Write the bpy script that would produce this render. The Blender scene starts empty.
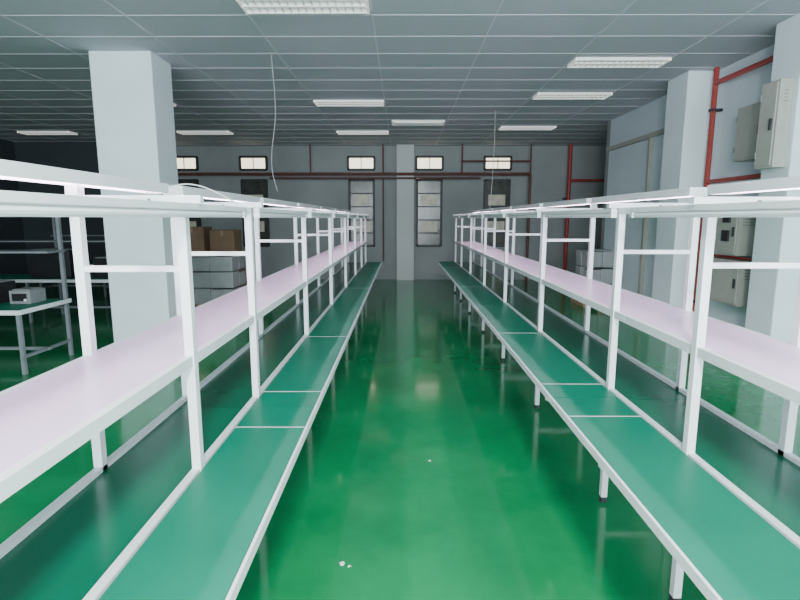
import bpy, bmesh, math, random
from mathutils import Vector, Matrix
random.seed(4)
scene = bpy.context.scene

# ---------------- materials ----------------
def mat(name, col, rough=0.5, metal=0.0, noise=0.0, nscale=8.0, emis=None, estr=0.0, coat=0.0, bump=0.0, spec=0.5):
    m = bpy.data.materials.new(name); m.use_nodes = True
    nt = m.node_tree; b = nt.nodes["Principled BSDF"]
    b.inputs["Base Color"].default_value = (*col, 1)
    b.inputs["Roughness"].default_value = rough
    b.inputs["Metallic"].default_value = metal
    b.inputs["Coat Weight"].default_value = coat
    b.inputs["Specular IOR Level"].default_value = spec
    tc = nt.nodes.new("ShaderNodeTexCoord")
    if noise > 0:
        n = nt.nodes.new("ShaderNodeTexNoise"); n.inputs["Scale"].default_value = nscale
        n.inputs["Detail"].default_value = 6
        nt.links.new(tc.outputs["Object"], n.inputs["Vector"])
        r = nt.nodes.new("ShaderNodeValToRGB")
        r.color_ramp.elements[0].position = 0.3; r.color_ramp.elements[1].position = 0.7
        r.color_ramp.elements[0].color = (*[c*(1-noise) for c in col], 1)
        r.color_ramp.elements[1].color = (*[min(1, c*(1+noise)) for c in col], 1)
        nt.links.new(n.outputs["Fac"], r.inputs["Fac"])
        nt.links.new(r.outputs["Color"], b.inputs["Base Color"])
        if bump > 0:
            bp = nt.nodes.new("ShaderNodeBump"); bp.inputs["Strength"].default_value = bump
            nt.links.new(n.outputs["Fac"], bp.inputs["Height"]); nt.links.new(bp.outputs["Normal"], b.inputs["Normal"])
    if emis:
        b.inputs["Emission Color"].default_value = (*emis, 1)
        b.inputs["Emission Strength"].default_value = estr
    return m

M_white  = mat("white_powder_coat", (0.82,0.82,0.85), 0.35, noise=0.04, nscale=5)
M_pink   = mat("lavender_laminate", (0.90,0.65,0.89), 0.30, noise=0.03, nscale=3)
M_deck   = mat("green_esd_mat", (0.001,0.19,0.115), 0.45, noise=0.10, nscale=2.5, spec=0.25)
M_deck2  = mat("green_board_shelf_shade", (0.001,0.125,0.068), 0.22, noise=0.15, nscale=2.0, spec=0.3)  # rear deck: green darkened to carry the shade under the shelf
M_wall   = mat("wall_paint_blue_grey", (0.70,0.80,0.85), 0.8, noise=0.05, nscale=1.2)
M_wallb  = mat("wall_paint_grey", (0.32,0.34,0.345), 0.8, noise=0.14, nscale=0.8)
M_walld  = mat("wall_dark_paint_and_shade", (0.045,0.055,0.065), 0.8, noise=0.12, nscale=0.8)  # dark left wall; also stands in for shade at the left back wall
M_pil    = mat("pilaster_paint", (0.66,0.69,0.69), 0.8, noise=0.06, nscale=0.8)
M_col    = mat("column_paint", (0.80,0.89,0.93), 0.7, noise=0.05, nscale=1.5)
M_rack   = mat("rack_grey_paint", (0.20,0.22,0.24), 0.45, noise=0.08)
M_dark   = mat("dark_metal", (0.03,0.03,0.035), 0.5, noise=0.1)
M_frame  = mat("window_frame_dark", (0.035,0.035,0.035), 0.5, noise=0.1)
M_glow   = mat("frosted_glass_daylit", (0.7,0.68,0.55), 0.4, noise=0.1, nscale=6, emis=(1.0,0.9,0.68), estr=2.4)
M_glass  = mat("dim_window_glass", (0.07,0.07,0.06), 0.2, noise=0.5, nscale=4)
M_red    = mat("red_pipe_paint", (0.42,0.05,0.04), 0.45, noise=0.1)
M_brown  = mat("brown_pipe_paint", (0.14,0.045,0.035), 0.5, noise=0.2)
M_beige  = mat("cabinet_beige", (0.44,0.44,0.39), 0.5, noise=0.05)
M_grey   = mat("grey_plastic", (0.25,0.26,0.27), 0.5, noise=0.08)
M_card   = mat("cardboard", (0.22,0.14,0.085), 0.8, noise=0.12, nscale=6)
M_tape   = mat("packing_tape", (0.35,0.25,0.15), 0.3, noise=0.05)
M_wrap   = mat("shrink_wrap", (0.34,0.36,0.37), 0.25, noise=0.10, nscale=5, bump=0.25)
M_wood   = mat("pallet_wood", (0.33,0.24,0.15), 0.8, noise=0.2, nscale=12)
M_louv   = mat("louver_aluminium", (0.70,0.72,0.72), 0.3, metal=0.7, noise=0.03)
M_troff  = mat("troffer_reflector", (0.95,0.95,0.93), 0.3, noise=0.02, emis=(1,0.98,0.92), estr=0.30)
M_tbar   = mat("ceiling_tbar_white", (0.66,0.66,0.71), 0.45, noise=0.02)
M_tube   = mat("fluorescent_tube", (0.9,0.9,0.9), 0.3, emis=(1.0,0.80,0.98), estr=44)
M_tubeoff= mat("tube_off", (0.88,0.88,0.9), 0.25, noise=0.02)
M_paper  = mat("paper_scrap", (0.8,0.8,0.72), 0.8, noise=0.05)
M_cable  = mat("white_cable", (0.6,0.6,0.6), 0.5, noise=0.03)
M_black  = mat("black_plastic", (0.02,0.02,0.022), 0.35, noise=0.1)

# floor epoxy
M_floor = mat("green_epoxy_floor", (0.006,0.27,0.10), 0.2, noise=0.01)
nt = M_floor.node_tree; b = nt.nodes["Principled BSDF"]
tc = nt.nodes.new("ShaderNodeTexCoord")
n1 = nt.nodes.new("ShaderNodeTexNoise"); n1.inputs["Scale"].default_value = 0.9; n1.inputs["Detail"].default_value = 8; n1.inputs["Roughness"].default_value=0.65
nt.links.new(tc.outputs["Object"], n1.inputs["Vector"])
rp = nt.nodes.new("ShaderNodeValToRGB")
rp.color_ramp.elements[0].position=0.3; rp.color_ramp.elements[1].position=0.72
rp.color_ramp.elements[0].color=(0.003,0.175,0.056,1); rp.color_ramp.elements[1].color=(0.010,0.30,0.103,1)
nt.links.new(n1.outputs["Fac"], rp.inputs["Fac"]); nt.links.new(rp.outputs["Color"], b.inputs["Base Color"])
n2 = nt.nodes.new("ShaderNodeTexNoise"); n2.inputs["Scale"].default_value=5; n2.inputs["Detail"].default_value=6
nt.links.new(tc.outputs["Object"], n2.inputs["Vector"])
mr = nt.nodes.new("ShaderNodeMapRange"); mr.inputs["To Min"].default_value=0.06; mr.inputs["To Max"].default_value=0.18
nt.links.new(n2.outputs["Fac"], mr.inputs["Value"]); nt.links.new(mr.outputs["Result"], b.inputs["Roughness"])
bp = nt.nodes.new("ShaderNodeBump"); bp.inputs["Strength"].default_value=0.035; bp.inputs["Distance"].default_value=0.02
nt.links.new(n2.outputs["Fac"], bp.inputs["Height"]); nt.links.new(bp.outputs["Normal"], b.inputs["Normal"])

# ceiling tiles (tone varies from tile to tile)
GX, GY, OX, OY = 1.08, 0.54, -0.26, 4.33
M_ceil = mat("ceiling_tile", (0.42,0.46,0.49), 0.85)
nt = M_ceil.node_tree; b = nt.nodes["Principled BSDF"]
tc = nt.nodes.new("ShaderNodeTexCoord"); sp = nt.nodes.new("ShaderNodeSeparateXYZ")
nt.links.new(tc.outputs["Object"], sp.inputs[0])
def mth(op, a, bb=None):
    n = nt.nodes.new("ShaderNodeMath"); n.operation = op
    for i, v in enumerate((a, bb)):
        if v is None: continue
        if isinstance(v, (int, float)): n.inputs[i].default_value = v
        else: nt.links.new(v, n.inputs[i])
    return n.outputs[0]
fx=mth('FLOOR', mth('DIVIDE', mth('SUBTRACT', sp.outputs[0], OX), GX)); fy=mth('FLOOR', mth('DIVIDE', mth('SUBTRACT', sp.outputs[1], OY), GY))
cb = nt.nodes.new("ShaderNodeCombineXYZ"); nt.links.new(fx, cb.inputs[0]); nt.links.new(fy, cb.inputs[1])
wn = nt.nodes.new("ShaderNodeTexWhiteNoise"); wn.noise_dimensions='3D'; nt.links.new(cb.outputs[0], wn.inputs["Vector"])
r0 = nt.nodes.new("ShaderNodeValToRGB"); r0.color_ramp.elements[0].color=(0.49,0.50,0.545,1); r0.color_ramp.elements[1].color=(0.53,0.54,0.585,1)
nt.links.new(wn.outputs["Value"], r0.inputs["Fac"]); nt.links.new(r0.outputs["Color"], b.inputs["Base Color"])

# ---------------- mesh builder ----------------
class B:
    def __init__(s, name): s.name=name; s.bm=bmesh.new(); s.mats=[]
    def mi(s, m):
        if m not in s.mats: s.mats.append(m)
        return s.mats.index(m)
    def box(s, x0,x1,y0,y1,z0,z1,m, rot=None):
        x0,x1=min(x0,x1),max(x0,x1); y0,y1=min(y0,y1),max(y0,y1); z0,z1=min(z0,z1),max(z0,z1)
        r = bmesh.ops.create_cube(s.bm, size=1)
        c = Vector(((x0+x1)/2,(y0+y1)/2,(z0+z1)/2))
        for v in r['verts']:
            v.co = Vector((v.co.x*(x1-x0), v.co.y*(y1-y0), v.co.z*(z1-z0)))
            if rot: v.co = rot @ v.co
            v.co += c
        k=s.mi(m)
        for f in {f for v in r['verts'] for f in v.link_faces}: f.material_index=k
    def cyl(s, p0, p1, rad, m, seg=12):
        p0=Vector(p0); p1=Vector(p1); d=p1-p0
        r=bmesh.ops.create_cone(s.bm, cap_ends=True, segments=seg, radius1=rad, radius2=rad, depth=d.length)
        q=d.to_track_quat('Z','Y').to_matrix(); c=(p0+p1)/2
        for v in r['verts']: v.co = q @ v.co + c
        k=s.mi(m)
        for f in {f for v in r['verts'] for f in v.link_faces}: f.material_index=k
    def done(s, bevel=0.0):
        vs=[v.co for v in s.bm.verts]
        o=Vector(((min(v.x for v in vs)+max(v.x for v in vs))/2,(min(v.y for v in vs)+max(v.y for v in vs))/2,min(v.z for v in vs)))
        keep = s.name in ("floor","ceiling")
        if keep: o=Vector((0,0,0))
        for v in s.bm.verts: v.co-=o
        me=bpy.data.meshes.new(s.name); s.bm.to_mesh(me); s.bm.free()
        for m in s.mats: me.materials.append(m)
        ob=bpy.data.objects.new(s.name, me); ob.location=o
        scene.collection.objects.link(ob)
        if bevel:
            md=ob.modifiers.new("bevel",'BEVEL'); md.width=bevel; md.segments=2; md.limit_method='ANGLE'
        return ob
def tube(name, pts, r, m):
    cu=bpy.data.curves.new(name,'CURVE'); cu.dimensions='3D'; cu.bevel_depth=r; cu.bevel_resolution=3
    sp=cu.splines.new('BEZIER'); sp.bezier_points.add(len(pts)-1)
    for bp_,p in zip(sp.bezier_points,pts):
        bp_.co=p; bp_.handle_left_type=bp_.handle_right_type='AUTO'
    cu.materials.append(m)
    ob=bpy.data.objects.new(name,cu); scene.collection.objects.link(ob); return ob

# ---------------- room ----------------
CZ=3.30; YB=13.2; XL=-9.0; XR=3.8; YF=-4.5; XR2=6.5; YS=10.0
o=B("floor"); o.box(XL-.2,XR2+.2,YF-.2,YB+.2,-0.1,0,M_floor); o.done()
o=B("ceiling"); o.box(XL-.2,XR2+.2,YF-.2,YB+.2,CZ,CZ+.1,M_ceil)
i=math.ceil((XL-OX)/GX)
while OX+i*GX<XR2:
    x=OX+i*GX; o.box(x-.008,x+.008,YF,YB,CZ-.004,CZ+.001,M_tbar); i+=1
i=math.ceil((YF-OY)/GY)
while OY+i*GY<YB:
    y=OY+i*GY; o.box(XL,XR2,y-.008,y+.008,CZ-.0036,CZ+.001,M_tbar); i+=1
o.done()
o=B("wall_back")
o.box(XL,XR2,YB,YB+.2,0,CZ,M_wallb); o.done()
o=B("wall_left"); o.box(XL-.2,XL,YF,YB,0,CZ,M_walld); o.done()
o=B("wall_shade_panel"); o.box(XL,-6.3,YB-.75,YB-.65,0,CZ,M_walld); o.box(-6.4,-6.3,YB-.65,YB,0,CZ,M_walld); o.done()  # added dark panel standing in for the unlit left back wall
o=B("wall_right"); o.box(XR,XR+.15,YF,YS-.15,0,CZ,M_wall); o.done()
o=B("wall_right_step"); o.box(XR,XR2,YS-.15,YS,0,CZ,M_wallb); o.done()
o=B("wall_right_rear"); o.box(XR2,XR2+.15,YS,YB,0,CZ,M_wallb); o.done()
o=B("wall_front")
o.box(XL,-3.4,YF-.2,YF,0,CZ,M_wall); o.box(3.0,XR,YF-.2,YF,0,CZ,M_wall); o.box(-3.4,3.0,YF-.2,YF,3.0,CZ,M_wall)
o.done()

o=B("wall_pilaster_back"); o.box(-.13,.30,YB-.25,YB,0,CZ,M_pil); o.done(.01)

# windows
M_glow2=mat("frosted_pane_dim", (0.4,0.4,0.33), 0.4, noise=0.3, nscale=7, emis=(1,.92,.7), estr=0.09)
wi=1
def window(cx,z0,z1,w,small):
    global wi
    o=B("window_%d"%wi); wi+=1
    y=YB
    x0,x1=cx-w/2,cx+w/2; t=.035
    g=M_glow if small else M_glass
    o.box(x0,x1,y-.03,y-.005,z0,z1,g)
    o.box(x0-.02,x0+t,y-.06,y,z0,z1,M_frame); o.box(x1-t,x1+.02,y-.06,y,z0,z1,M_frame)
    o.box(x0,x1,y-.06,y,z0-.02,z0+t,M_frame); o.box(x0,x1,y-.06,y,z1-t,z1+.02,M_frame)
    if small: o.box(cx-.008,cx+.008,y-.05,y-.02,z0,z1,M_frame)
    else:
        n=5
        for i in range(1,n):
            z=z0+(z1-z0)*i/n; o.box(x0,x1,y-.05,y-.02,z-.015,z+.015,M_frame)
        o.box(x0+.1,x1-.1,y-.034,y-.028,z0+(z1-z0)*.62,z0+(z1-z0)*.78,M_glow2)
        o.box(x0+.1,x1-.1,y-.034,y-.028,z0+(z1-z0)*.22,z0+(z1-z0)*.38,M_glow2)
    o.done()
for cx in (-5.37,-3.66,-1.0,.68,2.36): window(cx,2.72,3.04,.66,True)
for cx in (-5.37,-3.66,-1.0,.68,2.36): window(cx,.85,2.48,.62,False)

o=B("water_pipe_run")
yp=YB-.33
o.cyl((-6.2,yp,2.60),(3.1,yp,2.60),.035,M_brown); o.cyl((-3.2,yp,2.50),(1.9,yp,2.50),.022,M_brown)
for x in (-2.2,-.45,1.45,3.1): o.cyl((x,yp,2.60),(x,yp,CZ-.005),.018,M_brown)
o.cyl((3.1,yp,0),(3.1,yp,2.6),.03,M_brown); o.cyl((-.45,yp,2.5),(-.45,yp,.5),.016,M_brown)
o.cyl((1.45,yp,2.9),(3.1,yp,2.9),.02,M_brown)
for x in (-5,-2.5,0,2.5): o.box(x-.02,x+.02,yp,YB,2.58,2.62,M_brown)
o.done()
o=B("fire_riser_pipe"); o.cyl((4.05,YB-.3,0),(4.05,YB-.3,CZ-.005),.045,M_red,16); o.cyl((4.05,YB-.3,2.45),(5.6,YB-.3,2.45),.03,M_red)
o.box(4.0,4.1,YB-.3,YB,2.0,2.04,M_dark); o.done()

def column(name,x0,x1,y0,y1):
    o=B(name); o.box(x0,x1,y0,y1,0,CZ,M_col); o.done(.012)
column("wall_column",-3.32,-2.66,5.83,6.33)
column("wall_column",3.42,XR,4.72,5.10)
column("wall_column",3.44,XR,6.60,7.10)

# ceiling troffers
def troffer(cx,cy):
    o=B("ceiling_light_troffer"); w=GX-.03; d=.30
    x0,x1,y0,y1=cx-w/2,cx+w/2,cy-d/2,cy+d/2; z=CZ-.005
    zt=z-.008; zl=z-.03
    o.box(x0,x1,y0,y1,zt,z,M_troff)
    for a in (y0,y1-.02,cy-.012): o.box(x0,x1,a,a+.022,zl,zt,M_troff)
    o.box(x0,x0+.02,y0,y1,zl,zt,M_troff); o.box(x1-.02,x1,y0,y1,zl,zt,M_troff)
    for i in range(1,16):
        x=x0+w*i/16; o.box(x-.003,x+.003,y0+.02,y1-.02,zl+.004,zt,M_louv)
    o.cyl((x0+.02,cy-.07,zt-.008),(x1-.02,cy-.07,zt-.008),.007,M_tubeoff,8)
    o.cyl((x0+.02,cy+.07,zt-.008),(x1-.02,cy+.07,zt-.008),.007,M_tubeoff,8)
    o.done()
for cx,cy in ((-.80,4.60),(2.44,6.22),(2.44,7.84),(-.80,8.30),(2.44,10.54),(-.80,11.08),(-4.04,11.08),(-4.04,4.6),(-7.3,8.3),(-7.3,11.1),(5.68,11.6),(-4.04,8.3)):
    troffer(cx,cy)
o=B("ceiling_air_vent"); cx,cy=.30,9.99
o.box(cx-.48,cx+.48,cy-.2,cy+.2,CZ-.03,CZ-.005,M_troff)
for i in range(6): o.box(cx-.42,cx+.42,cy-.15+i*.055,cy-.13+i*.055,CZ-.045,CZ-.03,M_louv)
o.done(.004)

# ---------------- assembly line benches ----------------
ZD=.65; ZP=1.075
def run(sx, inner, post, back, y0, y1, posts, seams, lamps, dy=0):
    o=B("assembly_workbench")
    y0+=dy; y1+=dy
    P=.016; X=lambda a: sx*a
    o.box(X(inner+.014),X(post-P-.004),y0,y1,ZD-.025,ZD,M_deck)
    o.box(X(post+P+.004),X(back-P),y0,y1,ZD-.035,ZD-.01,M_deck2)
    o.box(X(inner),X(inner+.010),y0,y1,ZD-.03,ZD+.003,M_white)
    o.box(X(post-P+.004),X(post+P),y0,y1,ZD-.04,ZD+.004,M_white)
    o.box(X(back-P),X(back+P-.006),y0,y1,ZD-.03,ZD+.008,M_white)
    for s in seams: o.box(X(inner+.012),X(post-P),s+dy-.0025,s+dy+.0025,ZD-.02,ZD+.001,M_white)
    o.box(X(post+.014),X(back-.014),y0,y1,ZP-.016,ZP,M_pink)
    o.box(X(post-.012),X(post+.014),y0,y1,ZP-.038,ZP-.001,M_white)
    o.box(X(back-.014),X(back+.012),y0,y1,ZP-.038,ZP-.001,M_white)
    for p in posts:
        p+=dy
        for a in (post,back):
            o.box(X(a-P),X(a+P),p-P,p+P,.03,1.60,M_white)
            o.cyl((X(a),p,0),(X(a),p,.03),.02,M_dark)
        o.box(X(post),X(back),p-.011,p+.011,1.368,1.388,M_white)
        o.box(X(post-.07),X(back+.04),p-.015,p+.015,1.60,1.625,M_white)
        o.box(X(inner+.02),X(back),p-.015,p+.015,ZD-.065,ZD-.03,M_white)
        o.box(X(post),X(back),p-.012,p+.012,.18,.21,M_white)
        o.box(X(inner+.08),X(inner+.11),p-.012,p+.012,ZD-.13,ZD-.06,M_white)
        o.box(X(back-.02),X(back+.02),p-.02,p+.02,1.625,1.66,M_white)
    o.box(X(post-.015),X(post+.015),y0,y1,1.57,1.60,M_white)
    o.box(X(back-.015),X(back+.015),y0,y1,1.575,1.60,M_white)
    for a,b_ in lamps:
        a+=dy; b_+=dy; c=back-.02
        o.box(X(c-.04),X(c+.04),a,b_,1.685,1.70,M_white)
        o.box(X(c-.046),X(c-.040),a,b_,1.658,1.70,M_white)
        o.box(X(c+.040),X(c+.046),a,b_,1.658,1.70,M_white)
        o.box(X(c-.04),X(c+.04),a,a+.01,1.658,1.685,M_white); o.box(X(c-.04),X(c+.04),b_-.01,b_,1.658,1.685,M_white)
        o.cyl((X(c),a+.03,1.675),(X(c),b_-.03,1.675),.010,M_tube,10)
        f=post-.045
        o.box(X(f-.014),X(f+.014),a+.03,b_-.03,1.578,1.597,M_white)
        o.cyl((X(f),a+.06,1.564),(X(f),b_-.06,1.564),.012,M_tubeoff,12)
        for e in (a+.03,b_-.06): o.box(X(f-.014),X(f+.014),e,e+.03,1.552,1.58,M_white)
        for e in (a+.3,(a+b_)/2,b_-.3): o.box(X(f-.004),X(post),e-.01,e+.01,1.597,1.603,M_louv)
    return o.done()
segs=[(-1.2,2.40,(-.9,.33,1.78),(2.15,.9),((-1.1,.45),(.55,2.35))),
      (2.405,5.28,(2.55,3.98),(2.62,3.9),((2.5,3.85),(3.95,5.2))),
      (5.285,8.16,(5.43,6.86),(6.7,),((5.35,6.7),(6.8,8.1))),
      (8.165,10.75,(8.30,9.60,10.68),(9.4,),((8.25,9.5),(9.6,10.7)))]
for y0,y1,ps,se,la in segs:
    run(-1,.41,.743,1.10,y0,y1,ps,se,la)
    run( 1,.754,1.115,1.49,y0,y1,ps,se,la,dy=.13)

# cables
tube("lamp_power_cable",[(-1.04,2.37,1.69),(-.95,2.40,1.70),(-.84,2.44,1.66),(-.77,2.47,1.615)],.003,M_cable)
tube("hanging_ceiling_cable",[(-1.42,6.0,CZ),(-1.40,6.0,2.7),(-1.46,6.0,2.1),(-1.42,6.05,1.85)],.003,M_cable)
tube("hanging_ceiling_cable",[(1.55,9.0,CZ),(1.54,9.0,2.5),(1.5,9.0,1.70)],.004,M_cable)

# ---------------- right wall services ----------------
def cabinet(name,x0,x1,y0,y1,z0,z1,m=M_beige,meters=0):
    o=B(name); o.box(x0,x1,y0,y1,z0,z1,m)
    o.box(x0-.012,x0,y0+.02,y1-.02,z0+.02,z1-.02,m)
    o.box(x0-.03,x0-.012,y0+.04,y0+.06,(z0+z1)/2-.05,(z0+z1)/2+.05,M_dark)
    for k in (z0+.12,z1-.12): o.cyl((x0-.01,y1-.02,k-.03),(x0-.01,y1-.02,k+.03),.01,M_grey)
    for i in range(4): o.box(x0+.04,x1-.04,y0-.004,y0,z1-.10-i*.03,z1-.09-i*.03,M_grey)
    for i in range(meters):
        zz=z0+.15+i*.2
        o.box(x0-.03,x0-.01,y0+.12,y0+.24,zz,zz+.12,M_black); o.box(x0-.03,x0-.01,y1-.24,y1-.12,zz,zz+.12,M_grey)
    o.done(.004)
XW=XR-.002
cabinet("electrical_cabinet",3.30,3.418,4.78,5.02,2.0,2.75)
cabinet("electrical_cabinet",3.58,XW,5.35,5.80,2.15,2.70)
cabinet("electrical_cabinet",3.55,XW,5.55,6.15,1.15,1.66,meters=2)
cabinet("electrical_cabinet",3.55,XW,5.45,6.2,.62,1.10)
o=B("fire_sprinkler_pipe")
o.cyl((3.70,6.47,0),(3.70,6.47,CZ-.005),.03,M_red); o.cyl((3.70,6.47,3.12),(3.70,5.12,3.12),.03,M_red)
o.cyl((3.70,6.47,1.98),(3.70,5.12,1.98),.025,M_red); o.cyl((3.66,6.47,1.12),(3.66,5.4,1.12),.012,M_red)
o.cyl((3.70,5.25,1.98),(3.70,5.25,3.12),.015,M_grey)
for z in (.5,1.7,2.8): o.box(3.66,XW,6.44,6.5,z,z+.03,M_dark)
o.done()
o=B("cable_trunking"); o.box(3.72,XW,7.11,9.8,2.75,2.81,M_beige); o.box(3.74,XW,8.12,8.18,.3,2.75,M_beige); o.done()

# ---------------- left-hand area ----------------
def rack_table(x0,x1,y0,y1):
    o=B("green_top_worktable")
    o.box(x0,x1,y0,y1,.62,.65,M_deck); 
    o.box(x0,x1,y0-.012,y0,.61,.655,M_white); o.box(x1,x1+.012,y0,y1,.61,.655,M_white)
    for x in (x0+.03,(x0+x1)/2,x1-.03):
        for y in (y0+.03,y1-.03): o.box(x-.018,x+.018,y-.018,y+.018,0,.62,M_rack)
        o.box(x-.018,x+.018,y1-.048,y1-.012,.65,1.60,M_rack)
        o.box(x-.015,x+.015,y0,y1,1.60,1.63,M_rack)
        o.box(x-.012,x+.012,y0,y1,.16,.19,M_rack)
    o.box(x0,x1,y1-.045,y1-.015,1.57,1.60,M_white); o.box(x0,x1,y0,y0+.06,1.63,1.67,M_white)
    o.box(x0,x1,y1-.3,y1,1.18,1.2,M_rack)
    o.box(x0,x1,(y0+y1)/2-.02,(y0+y1)/2+.02,.16,.19,M_rack)
    o.done()
rack_table(-6.3,-3.75,5.0,5.8)
rack_table(-7.2,-3.9,7.6,8.4)
rack_table(-7.2,-4.6,10.2,11.0)
def device(name,x,y,z,w,d,h,m):
    o=B(name); z+=.001; o.box(x,x+w,y,y+d,z,z+h,m); o.box(x+.03,x+w-.03,y-.008,y,z+.03,z+h-.03,M_black)
    o.cyl((x+w*.8,y-.02,z+h*.3),(x+w*.8,y-.006,z+h*.3),.015,M_white); o.box(x+.02,x+w-.02,y+.03,y+d-.03,z+h,z+h+.012,M_grey); o.done(.006)
device("test_instrument",-4.15,5.42,.65,.22,.25,.14,M_grey)
device("test_instrument",-4.60,5.38,.65,.34,.3,.22,M_black)
device("test_instrument",-5.3,5.35,.65,.3,.3,.14,M_grey)
device("test_instrument",-4.65,7.8,.65,.5,.4,.3,M_black)
device("test_instrument",-5.6,7.8,.65,.6,.4,.42,M_black)
def carton(x,y,z,w,d,h):
    o=B("cardboard_box"); o.box(x,x+w,y,y+d,z,z+h,M_card)
    o.box(x+w/2-.025,x+w/2+.025,y-.002,y+d+.002,z+h,z+h+.002,M_tape); o.box(x+w/2-.025,x+w/2+.025,y-.003,y,z+h-.1,z+h,M_tape)
    o.box(x+.002,x+w-.002,y+d/2-.002,y+d/2+.002,z+h,z+h+.003,M_dark); o.done(.006)
for x,y,z,w,d,h in ((-4.1,9.5,0,.55,.5,.48),(-3.5,9.5,0,.5,.5,.5),(-4.08,9.5,.484,.5,.48,.45),(-3.52,9.52,.504,.5,.45,.42),(-4.05,9.5,.94,.45,.45,.45),(-3.5,9.52,.93,.45,.42,.4),(-4.8,9.6,0,.6,.5,.55),(-4.75,9.6,.555,.5,.5,.5)):
    carton(x,y,z,w,d,h)
def pallet(x,y,w,d,h):
    o=B("shrink_wrapped_pallet")
    for i in range(3): o.box(x+i*(w-.1)/2,x+i*(w-.1)/2+.1,y,y+d,0,.10,M_wood)
    for i in range(5): o.box(x,x+w,y+i*(d-.1)/4,y+i*(d-.1)/4+.1,.10,.125,M_wood)
    nz=3
    for k in range(nz):
        for i in range(2):
            for j in range(2):
                e=random.uniform(0,.03)
                o.box(x+.04+i*(w-.08)/2,x+.04+(i+1)*(w-.08)/2-.005,y+.04+j*(d-.08)/2+e,y+.04+(j+1)*(d-.08)/2-.005,.125+k*(h-.125)/nz,.125+(k+1)*(h-.125)/nz-random.uniform(.005,.05),M_wrap)
    o.done(.03)
pallet(-3.6,8.5,.85,.8,.95)
pallet(3.15,8.9,.6,.7,1.0)
pallet(-4.7,8.6,.9,.8,.8)

def scrap(x,y,s):
    o=B("paper_scrap")
    pts=[(random.uniform(.6,1)*s*math.cos(a),random.uniform(.4,1)*s*math.sin(a)) for a in [i*math.tau/7 for i in range(7)]]
    vs=[o.bm.verts.new((x+px,y+py,.002+random.uniform(0,.006))) for px,py in pts]
    c=o.bm.verts.new((x,y,.012)); k=o.mi(M_paper)
    for i in range(7): o.bm.faces.new((vs[i],vs[(i+1)%7],c))
    o.done()
scrap(-.27,2.14,.018); scrap(-.235,2.12,.013); scrap(.18,3.15,.014)

# ---------------- light ----------------
w=bpy.data.worlds.new("world"); scene.world=w; w.use_nodes=True
w.node_tree.nodes["Background"].inputs[0].default_value=(0.75,0.88,1,1); w.node_tree.nodes["Background"].inputs[1].default_value=0.8
def area(name,loc,rot,sx,sy,e,col):
    l=bpy.data.lights.new(name,'AREA'); l.shape='RECTANGLE'; l.size=sx; l.size_y=sy; l.energy=e; l.color=col
    ob=bpy.data.objects.new(name,l); ob.location=loc; ob.rotation_euler=rot; scene.collection.objects.link(ob)
area("daylight_opening",(-.2,YF-.1,1.6),(math.radians(91),0,0),6.2,2.5,980,(0.84,0.93,1.0))
# unseen troffers behind the viewer, with an added light for the aisle floor
troffer(.28,-.9); troffer(.28,-3.0)
area("added_aisle_light",(.28,-.9,CZ-.06),(math.radians(25),0,0),.5,.25,280,(0.9,1.0,0.95))

cam=bpy.data.cameras.new("camera"); co=bpy.data.objects.new("camera",cam); scene.collection.objects.link(co)
co.location=(0,0,1.55); co.rotation_euler=(math.radians(90-8.96),0,math.radians(.2)); cam.lens=23.4; cam.sensor_width=36
cam.clip_start=.02
scene.camera=co
